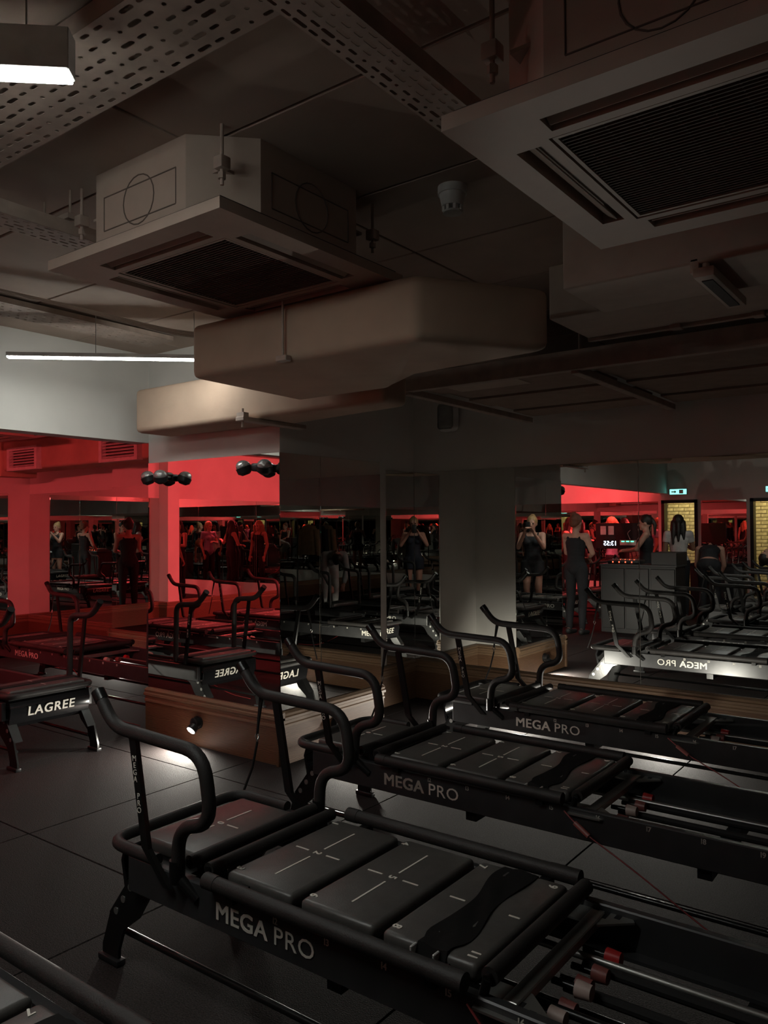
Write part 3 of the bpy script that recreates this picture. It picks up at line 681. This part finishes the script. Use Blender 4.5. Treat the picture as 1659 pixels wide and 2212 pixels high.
spot((-2.87, YN-.022, .165), (0, -1, 0), 'small skirting lamp on long wall behind the machine front')        # its floor pool shows under the machine
spot((-1.76, YN-.022, .165), (0, -1, 0), 'small skirting lamp on long wall behind the machine carriage')
spot((-7.68, 5.422, .165), (0, -1, 0), 'small skirting lamp on shallow pier of the red bay')

# ------------------------------------------------------------------ desk with music gear, board with clock, bins, coat rail
dk = thing('music_desk', (-3.72, .45, 0), 'dark reception desk with raised end carrying music gear', 'desk')
MB().box(-.52, .52, -.22, .22, 0, .93).build('carcass', 'dark_panel', dk, smooth=False)
MB().box(-.54, .54, -.24, .24, .93, .96, bev=.004, seg=1).build('worktop', 'black_plastic', dk)
MB().box(.20, .54, -.24, .24, .96, 1.13, bev=.004, seg=1).build('raised_end', 'dark_panel', dk)
for q in (-.50, -.16, .19): MB().box(q, q+.32, .22, .235, .06, .90, bev=.004, seg=1).build('front_panel', 'dark_panel', dk)
mx = thing('music_mixer', (-3.95, .45, .96), 'black music mixer with tiny red lights on desk', 'mixer')
MB().box(-.22, .22, -.14, .14, 0, .05, bev=.006).build('mixer_case', 'black_plastic', mx)
kk = MB()
for a in range(6):
    for b in range(3): kk.cyl((-.17+a*.065, -.08+b*.07, .05), (-.17+a*.065, -.08+b*.07, .066), .011, seg=10)
kk.build('mixer_dial', 'steel', mx)
kk = MB()
for a in range(4): kk.box(-.15+a*.09, -.135+a*.09, .141, .145, .015, .035)
kk.box(-.1, .12, -.02, -.01, .05, .056); kk.build('indicator_light', 'red_glow', mx)
bd = thing('service_board', (-4.85, -1.75, 1.32), 'black service board with sockets and lit clock', 'board')
MB().box(-.42, .42, -.02, .02, -.22, .22, bev=.004, seg=1).build('board_panel', 'dark_panel', bd)
for sx in (-.36, .36): MB().cyl((sx, 0, -1.32), (sx, 0, -.2), .015).cyl((sx, -.15, -1.31), (sx, .15, -1.31), .014).build('board_leg', 'metal', bd)
MB().box(.02, .30, .02, .05, -.16, -.07, bev=.004, seg=1).build('socket_strip', 'white_plastic', bd)
gl = MB()
for k in range(3): gl.box(.05+k*.08, .10+k*.08, .05, .055, -.10, -.085)
gl.build('indicator_light', 'green_glow', bd)
text('clock_digits', '13:55', .11, (-.16, .024, -.13), (-1, 0, 0), (0, 0, 1), 'clock_glow', bd, bold=.001)
for px_ in (-.28, -.14):
    MB().box(px_-.05, px_+.05, .02, .03, .02, .17, bev=.003, seg=1).build('wall_plate', 'white_plastic', bd)
MB().tube([(.33, .03, .12), (.36, .05, 0), (.30, .05, -.1)], .005, 6, fil=.05).tube([(.2, .03, .10), (.15, .05, .05), (.2, .05, -.06)], .005, 6, fil=.05).build('power_lead', 'white_plastic', bd)
for k, bxp in enumerate((-3.62, -3.18)):
    bn = thing('stool', (bxp, -2.35, 0), 'black cube stool %s' % ('carrying a pale bottle' if k == 0 else 'with bare seat'), 'stool', 'black cube stools')
    MB().box(-.19, .19, -.17, .17, .04, .82, bev=.01).build('stool_body', 'black_plastic', bn); MB().box(-.20, .20, -.18, .18, .82, .86, bev=.01).build('stool_seat', 'black_cloth', bn)
    MB().box(-.17, .17, -.15, .15, 0, .04).build('stool_base', 'metal', bn)
bo = thing('water_bottle', (-3.55, -2.32, .86), 'pale water bottle standing on cube stool', 'bottle')
MB().cyl((0, 0, 0), (0, 0, .17), .033, seg=16).cyl((0, 0, .17), (0, 0, .20), .033, .016, seg=16).build('bottle_body', 'white_plastic', bo); MB().cyl((0, 0, .20), (0, 0, .23), .018, seg=12).build('bottle_cap', 'black_plastic', bo)
cr = thing('coat_rail', (3.7, -.6, 0), 'black freestanding coat rail', 'coat rail')
for s in (-1, 1):
    MB().cyl((0, s*.6, .02), (0, s*.6, 1.65), .014).build('upright', 'metal', cr); MB().cyl((-.22, s*.6, .02), (.22, s*.6, .02), .014).build('foot_bar', 'metal', cr)
MB().cyl((0, -.6, 1.65), (0, .6, 1.65), .014).build('top_bar', 'metal', cr)
def coat(y, m, label, ln):
    R = thing('hanging_coat', (3.7, y, 1.65), label, 'coat')
    MB().tube([(-.20, 0, -.16), (0, 0, -.085), (.20, 0, -.16)], .008, 8).tube([(0, 0, -.085), (0, 0, -.02), (.02, 0, .012), (0, 0, .03), (-.02, 0, .012)], .004, 6, fil=.02).build('hanger', 'metal', R)
    mb = MB(); rings = []
    for z, wx, wy in ((-.10, .05, .045), (-.13, .17, .06), (-.20, .215, .075), (-.45, .21, .085), (-ln, .25, .10)):
        rings.append([mb.bm.verts.new((wx*math.cos(a), wy*math.sin(a)*(1+.15*math.sin(3*a)), z)) for a in [2*PI*k/20 for k in range(20)]])
    for i in range(len(rings)-1):
        for k in range(20): mb.bm.faces.new((rings[i][k], rings[i][(k+1) % 20], rings[i+1][(k+1) % 20], rings[i+1][k]))
    mb.bm.faces.new(rings[0]); mb.bm.faces.new(rings[-1]); mb.build('coat_body', m, R)
    for s in (-1, 1): MB().cyl((s*.19, 0, -.20), (s*.27, .02, -.72), .062, .05, seg=14).build('sleeve', m, R)
coat(-.85, 'tan_cloth', 'long tan coat on the coat rail', .95)
coat(-.60, 'black_cloth', 'black coat on the coat rail', .85)
coat(-.35, 'tan_cloth', 'short tan jacket on the coat rail', .70)

# ------------------------------------------------------------------ people (seen in the mirrors)
def remesh(mb, name, vox, smooth=6):
    me = bpy.data.meshes.new(name); mb.bm.to_mesh(me); mb.bm.free()
    o = bpy.data.objects.new('tmp', me)
    r = o.modifiers.new('r', 'REMESH'); r.mode = 'VOXEL'; r.voxel_size = vox
    s = o.modifiers.new('s', 'SMOOTH'); s.iterations = smooth; s.factor = .5
    out = bake(o); bpy.data.meshes.remove(me); out.name = name
    for p in out.polygons: p.use_smooth = True
    return out
def limb(mb, a, b, r0, r1, grow=0.0):
    a, b = Vector(a), Vector(b)
    mb.cyl(a, b, r0+grow, r1+grow, seg=14); mb.sph(a, r0+grow, 12); mb.sph(b, r1+grow, 12)
def hand(mb, wrist, elbow, grip=0.6, thumb_side=1):
    w_, e_ = Vector(wrist), Vector(elbow); d = (w_-e_).normalized()
    u = d.cross(Vector((0, 0, 1)));  u = u.normalized() if u.length > .1 else Vector((1, 0, 0)); n = u.cross(d)
    rot = Matrix((u, d, n)).transposed()
    mb.sph(w_+d*.05, 1, 12, (.040, .052, .016), rot)
    for k, L in enumerate((.066, .075, .070, .055)):
        b0 = w_ + d*.09 + u*(-.030+k*.020)*thumb_side
        k1 = b0 + (d*math.cos(grip*.6) - n*math.sin(grip*.6))*L*.5
        k2 = k1 + (d*math.cos(grip*1.6) - n*math.sin(grip*1.6))*L*.5
        limb(mb, b0, k1, .0095, .009); limb(mb, k1, k2, .009, .008)
    t0 = w_ + d*.03 - u*.034*thumb_side; t1 = t0 + (d*.8 - u*.6*thumb_side - n*.3).normalized()*.04; t2 = t1 + (d - n*.4).normalized()*.028
    limb(mb, t0, t1, .012, .0105); limb(mb, t1, t2, .0105, .009)
BASE = dict(pelvis=(0, 0, .93), waist=(0, 0, 1.08), chest=(0, .005, 1.26), neck=(0, 0, 1.40), head=(0, .015, 1.535),
            shL=(-.165, 0, 1.355), elL=(-.21, -.03, 1.09), wrL=(-.20, .06, .86), shR=(.165, 0, 1.355), elR=(.21, -.03, 1.09), wrR=(.20, .06, .86),
            hpL=(-.085, 0, .90), knL=(-.095, .02, .49), anL=(-.10, -.02, .09), hpR=(.085, 0, .90), knR=(.095, .02, .49), anR=(.10, -.02, .09))
def person(loc, ang, label, pose={}, top=('black_cloth', 'tank'), bottom=('black_cloth', 'leggings'), hair=('hair_dark', 'bun'), skin='skin', yawh=0.0, vox=.009, shoes=True, grip=.6):
    J = {k: Vector(v) for k, v in BASE.items()}
    for k, v in pose.items(): J[k] = Vector(v)
    R = thing('person', loc, label, 'person', None, ang)
    hx = J['head']; tilt = (hx-J['neck']).normalized()
    hf = Vector((math.sin(yawh), math.cos(yawh), 0)); hf = (hf - tilt*hf.dot(tilt)).normalized(); hr = hf.cross(tilt)
    rot = Matrix((hr, hf, tilt)).transposed()
    H = lambda x, y, z: hx + hr*x + hf*y + tilt*z
    b = MB()
    def torso(mb, g, lo=True, hi=True):
        def blob(c, sx, sy, sz): mb.sph(c, 1, 14, (sx+g, sy+g, sz+g))
        ax = [J['pelvis'], J['waist'], J['chest']]
        if lo: blob(ax[0], .155, .105, .12)
        for t in (0, .25, .5, .75, 1):
            c = ax[0].lerp(ax[1], t); s_ = 1-t
            if lo or t > .4: blob(c, .118+.037*s_*s_, .088+.017*s_, .085)
        if hi:
            for t in (.25, .5, .75, 1):
                c = ax[1].lerp(ax[2], t); blob(c, .118+.030*t, .088+.014*t, .085)
    torso(b, 0)
    fdir = Vector((0, 1, 0)); ch = J['chest']
    sd = (J['shR']-J['shL']).normalized(); ud = (J['neck']-J['chest']).normalized(); fd = ud.cross(sd)*1.0
    if fd.y < 0 and abs(ud.z) > .5: fd = -fd
    for s_ in (-1, 1): b.sph(ch + sd*.065*s_ + fd*.075 - ud*.02, .058, 12)
    limb(b, J['chest']+ud*.05, J['neck'], .075, .052); limb(b, J['neck'], hx-tilt*.05, .048, .046)
    for q in 'LR':
        limb(b, J['chest']+ud*.07, J['sh'+q], .062, .050)
        limb(b, J['sh'+q], J['el'+q], .048, .037); limb(b, J['el'+q], J['wr'+q], .037, .025)
        hand(b, J['wr'+q], J['el'+q], grip, 1 if q == 'R' else -1)
        limb(b, J['hp'+q], J['kn'+q], .085, .055); mid = J['kn'+q].lerp(J['an'+q], .35)+Vector((0, -.012, 0))
        limb(b, J['kn'+q], mid, .053, .054); limb(b, mid, J['an'+q], .054, .034)
        an = J['an'+q]; limb(b, an-Vector((0, .03, .045)), an+Vector((0, .14, -.062)), .036, .026)
    # head with jaw, nose, brow, ears
    b.sph(H(0, -.005, .02), 1, 18, (.074, .092, .10), rot); b.sph(H(0, .028, -.035), 1, 14, (.055, .062, .075), rot)
    limb(b, H(0, .085, .012), H(0, .108, -.022), .010, .014); b.sph(H(0, .072, -.088), .022, 10)
    for s_ in (-1, 1): b.sph(H(s_*.076, -.008, -.005), 1, 10, (.010, .020, .031), rot); b.sph(H(s_*.030, .080, .028), .013, 8)
    me = remesh(b, 'person_body', vox); me.materials.append(M[skin]); link('body', me, R)
    for s_ in (-1, 1): MB().sph(H(s_*.030, .087, .010), .0105, 10).build('eye', 'eye', R)
    MB().sph(H(0, .090, -.052), 1, 10, (.024, .010, .008), rot).build('mouth', 'lip', R)
    # hair
    hm, hs = hair; h_ = MB(); h_.sph(H(0, -.020, .040), 1, 16, (.088, .098, .098), rot)
    if hs == 'bun': h_.sph(H(0, -.075, .105), .048, 12); h_.sph(H(0, -.07, -.01), 1, 12, (.07, .04, .06), rot)
    if hs == 'pony': limb(h_, H(0, -.10, .05), H(0, -.14, -.04), .032, .030); limb(h_, H(0, -.14, -.04), H(0, -.12, -.20), .030, .012)
    if hs in ('long', 'curly'):
        n_ = 9 if hs == 'curly' else 5
        for k in range(n_):
            a_ = -1.9 + 3.8*k/(n_-1); rr_ = .085 if hs == 'long' else .10
            p_ = H(rr_*math.sin(a_), -rr_*math.cos(a_)*.8, .01); q_ = H(rr_*1.15*math.sin(a_), -.03-rr_*math.cos(a_)*.75, -.30-.05*math.cos(k*2.3))
            m_ = p_.lerp(q_, .5) + hr*(.02*math.sin(k*3.1) if hs == 'curly' else 0)
            limb(h_, p_, m_, .036, .040); limb(h_, m_, q_, .040, .018)
    hme = remesh(h_, 'hair', .010, 3); hme.materials.append(M[hm]); link('hair', hme, R)
    # clothes
    tm, ts = top; c = MB(); g = .010
    if ts in ('tank', 'crop', 'dress', 'tee', 'jumper'):
        torso(c, g, lo=ts in ('dress', 'tee', 'jumper', 'tank'))
        for s_ in (-1, 1): c.sph(ch + sd*.065*s_ + fd*.075 - ud*.02, .062, 12)
        if ts in ('tank', 'crop', 'dress'):
            for s_ in (-1, 1): c.tube([ch+sd*.09*s_+fd*.10+ud*.02, ch+sd*.10*s_+fd*.04+ud*.145, ch+sd*.09*s_-fd*.085+ud*.06], .014, 8, fil=.05)
        if ts in ('tee', 'jumper'):
            limb(c, ch+ud*.05, J['neck']-ud*.02, .085, .062)
            for q in 'LR':
                limb(c, ch+ud*.07, J['sh'+q], .070, .060)
                e_ = J['el'+q] if ts == 'jumper' else J['sh'+q].lerp(J['el'+q], .5)
                c.cyl(J['sh'+q], e_, .062, .056, seg=14); c.sph(J['sh'+q], .062, 12)
                if ts == 'jumper': limb(c, J['el'+q], J['el'+q].lerp(J['wr'+q], .9), .055, .042)
        if ts == 'dress':
            for q in 'LR': c.cyl(J['hp'+q]+Vector((0, 0, .04)), J['hp'+q].lerp(J['kn'+q], .42), .105, .100, seg=16)
            c.sph((J['hpL']+J['hpR'])/2-Vector((0, 0, .06)), 1, 12, (.10, .09, .10))
        o_ = remesh(c, 'top', .011, 3); o_.materials.append(M[tm]); link({'tank': 'tank_top', 'crop': 'crop_top', 'dress': 'playsuit', 'tee': 'tee_shirt', 'jumper': 'jumper'}[ts], o_, R)
    if bottom:
        c = MB(); bm_, bs = bottom
        c.sph(J['pelvis'], 1, 14, (.163, .114, .115)); 
        for q in 'LR':
            k_ = J['kn'+q]
            limb(c, J['hp'+q], k_ if bs == 'leggings' else J['hp'+q].lerp(k_, .4), .091, .061 if bs == 'leggings' else .082)
            if bs == 'leggings':
                mid = k_.lerp(J['an'+q], .35)+Vector((0, -.012, 0)); limb(c, k_, mid, .059, .059); limb(c, mid, J['an'+q], .059, .040)
        o_ = remesh(c, 'bottoms', .011, 3); o_.materials.append(M[bm_]); link('leggings' if bs == 'leggings' else 'shorts', o_, R)
    if shoes:
        for q in 'LR':
            an = J['an'+q]; c = MB(); limb(c, an-Vector((0, .03, .048)), an+Vector((0, .145, -.062)), .042, .031)
            o_ = remesh(c, 'shoe', .010, 2); o_.materials.append(M['shoe']); link('shoe', o_, R)
    return R
def face(dx, dy): return math.atan2(-dx, dy)      # rotation that turns local +y to (dx, dy)
# the photographer, phone held up at the camera
pa_ = face(fw.x, fw.y); bk_ = Vector((fw.x, fw.y, 0)).normalized()
PH = dict(head=(0, -.0, 1.545), elL=(-.235, .12, 1.17), wrL=(-.085, .215, 1.385), elR=(.235, .12, 1.17), wrR=(.085, .215, 1.385))
person(CAM.xy.to_3d() - bk_*.345, pa_, 'blond woman in dark playsuit holding a phone up to her face', PH, ('navy_cloth', 'dress'), None, ('hair_blond', 'bun'), vox=.008, grip=.9)
ph = thing('phone', CAM - fw*.012, 'black phone held up by woman in dark playsuit', 'phone')
ph.rotation_euler = Matrix((rt, fw, upv)).transposed().to_euler()
MB().box(-.038, .038, -.012, -.003, -.115, .035, bev=.003).build('phone_body', 'black_plastic', ph)
MB().cyl((-.02, -.004, .02), (-.02, -.001, .02), .009).build('camera_lens', 'eye', ph)
person((-1.42, .02, 0), face(-.3, 1), 'woman in black playsuit photographing between machines', dict(elL=(-.20, .14, 1.16), wrL=(-.07, .30, 1.40), elR=(.20, .14, 1.16), wrR=(.07, .30, 1.40)), ('black_cloth', 'dress'), None, ('hair_blond', 'bun'), grip=.9)
p2 = thing('phone', (-1.50, .34, 1.49), 'black phone held by woman in black playsuit', 'phone', None, face(-.3, 1)); MB().box(-.036, .036, -.004, .004, -.075, .075, bev=.003).build('phone_body', 'black_plastic', p2); MB().cyl((-.02, .004, .055), (-.02, .006, .055), .008).build('camera_lens', 'eye', p2)
person((-4.42, 1.12, 0), face(.15, -1), 'auburn haired woman in black tank top standing at desk end', dict(elL=(-.20, .10, 1.12), wrL=(-.06, .25, 1.05), elR=(.20, .08, 1.12), wrR=(.05, .27, 1.05)), hair=('hair_red', 'bun'))
person((-4.05, -.72, 0), face(-1, .25), 'dark haired woman in black tank top leaning at desk', dict(elL=(-.2, .14, 1.13), wrL=(-.08, .30, 1.12), elR=(.2, .14, 1.13), wrR=(.10, .30, 1.10)), hair=('hair_dark', 'pony'))
person((-3.75, -1.35, 0), face(-.3, -1), 'long haired woman in white tee shirt by the stools', dict(elL=(-.22, .10, 1.12), wrL=(-.05, .22, 1.20)), ('white_cloth', 'tee'), hair=('hair_dark', 'long'), skin='skin_dark')
BEND = dict(pelvis=(0, -.10, .90), waist=(0, .08, .98), chest=(0, .27, 1.02), neck=(0, .41, 1.06), head=(0, .53, 1.02), shL=(-.165, .36, 1.04), elL=(-.20, .40, .78), wrL=(-.12, .52, .58), shR=(.165, .36, 1.04), elR=(.20, .42, .78), wrR=(.12, .55, .56), hpL=(-.085, -.10, .88), hpR=(.085, -.10, .88))
person((-3.25, -1.20, 0), face(-.2, -1), 'ponytailed woman in black crop top bending forward', {k: ((v[0], v[1]*.75, v[2]+.08) if k not in ('hpL', 'hpR', 'pelvis') else v) for k, v in BEND.items()}, ('black_cloth', 'crop'), hair=('hair_blond', 'pony'))
person((-1.95, -1.52, 0), face(-1, .1), 'woman in white tee shirt bending beside machine', BEND, ('white_cloth', 'tee'), ('white_cloth', 'shorts'), hair=('hair_dark', 'bun'))
person((1.75, 1.28, 0), face(-.8, .6), 'person in grey jumper bending over a machine', BEND, ('grey_cloth', 'jumper'), ('white_cloth', 'leggings'), hair=('hair_dark', 'pony'))
person((-7.5, -3.3, 0), face(-.2, -1), 'woman with long curly blond hair in red bay', {}, ('black_cloth', 'crop'), hair=('hair_blond', 'curly'))
person((-7.05, -3.75, 0), face(-.3, 1), 'woman with crossed arms facing curly blond woman', dict(elL=(-.21, .08, 1.12), wrL=(.05, .19, 1.14), elR=(.21, .08, 1.12), wrR=(-.05, .21, 1.10)), ('navy_cloth', 'crop'), hair=('hair_dark', 'long'))
person((-6.3, -3.0, 0), face(1, .1), 'dark haired woman gesturing with raised hands', dict(elL=(-.2, .12, 1.13), wrL=(-.12, .32, 1.22), elR=(.2, .12, 1.13), wrR=(.12, .33, 1.20)), ('navy_cloth', 'crop'), hair=('hair_dark', 'long'))
person((-5.5, -3.1, 0), face(-1, 0), 'woman in lilac tee shirt listening', dict(elR=(.2, .1, 1.12), wrR=(.0, .2, 1.15)), ('lilac_cloth', 'tee'), hair=('hair_blond', 'pony'))
person((-9.3, 2.8, 0), face(.9, -.4), 'woman in black tank top holding a white towel', dict(elL=(-.2, .12, 1.12), wrL=(-.10, .30, 1.10), elR=(.2, .12, 1.12), wrR=(.10, .30, 1.08)), hair=('hair_dark', 'bun'))
tw = MB(); tw.sph((-9.3+.9*.37-.02, 2.8-.4*.37, 1.04), 1, 14, (.07, .06, .11)); tw.sph((-9.3+.35, 2.65, .95), 1, 12, (.05, .05, .08))
o_ = remesh(tw, 'towel', .01, 2); o_.materials.append(M['white_cloth']); tag(link('towel', o_), 'white towel in hands of woman in black tank top', 'towel')

bpy.data.scenes.remove(TMP)
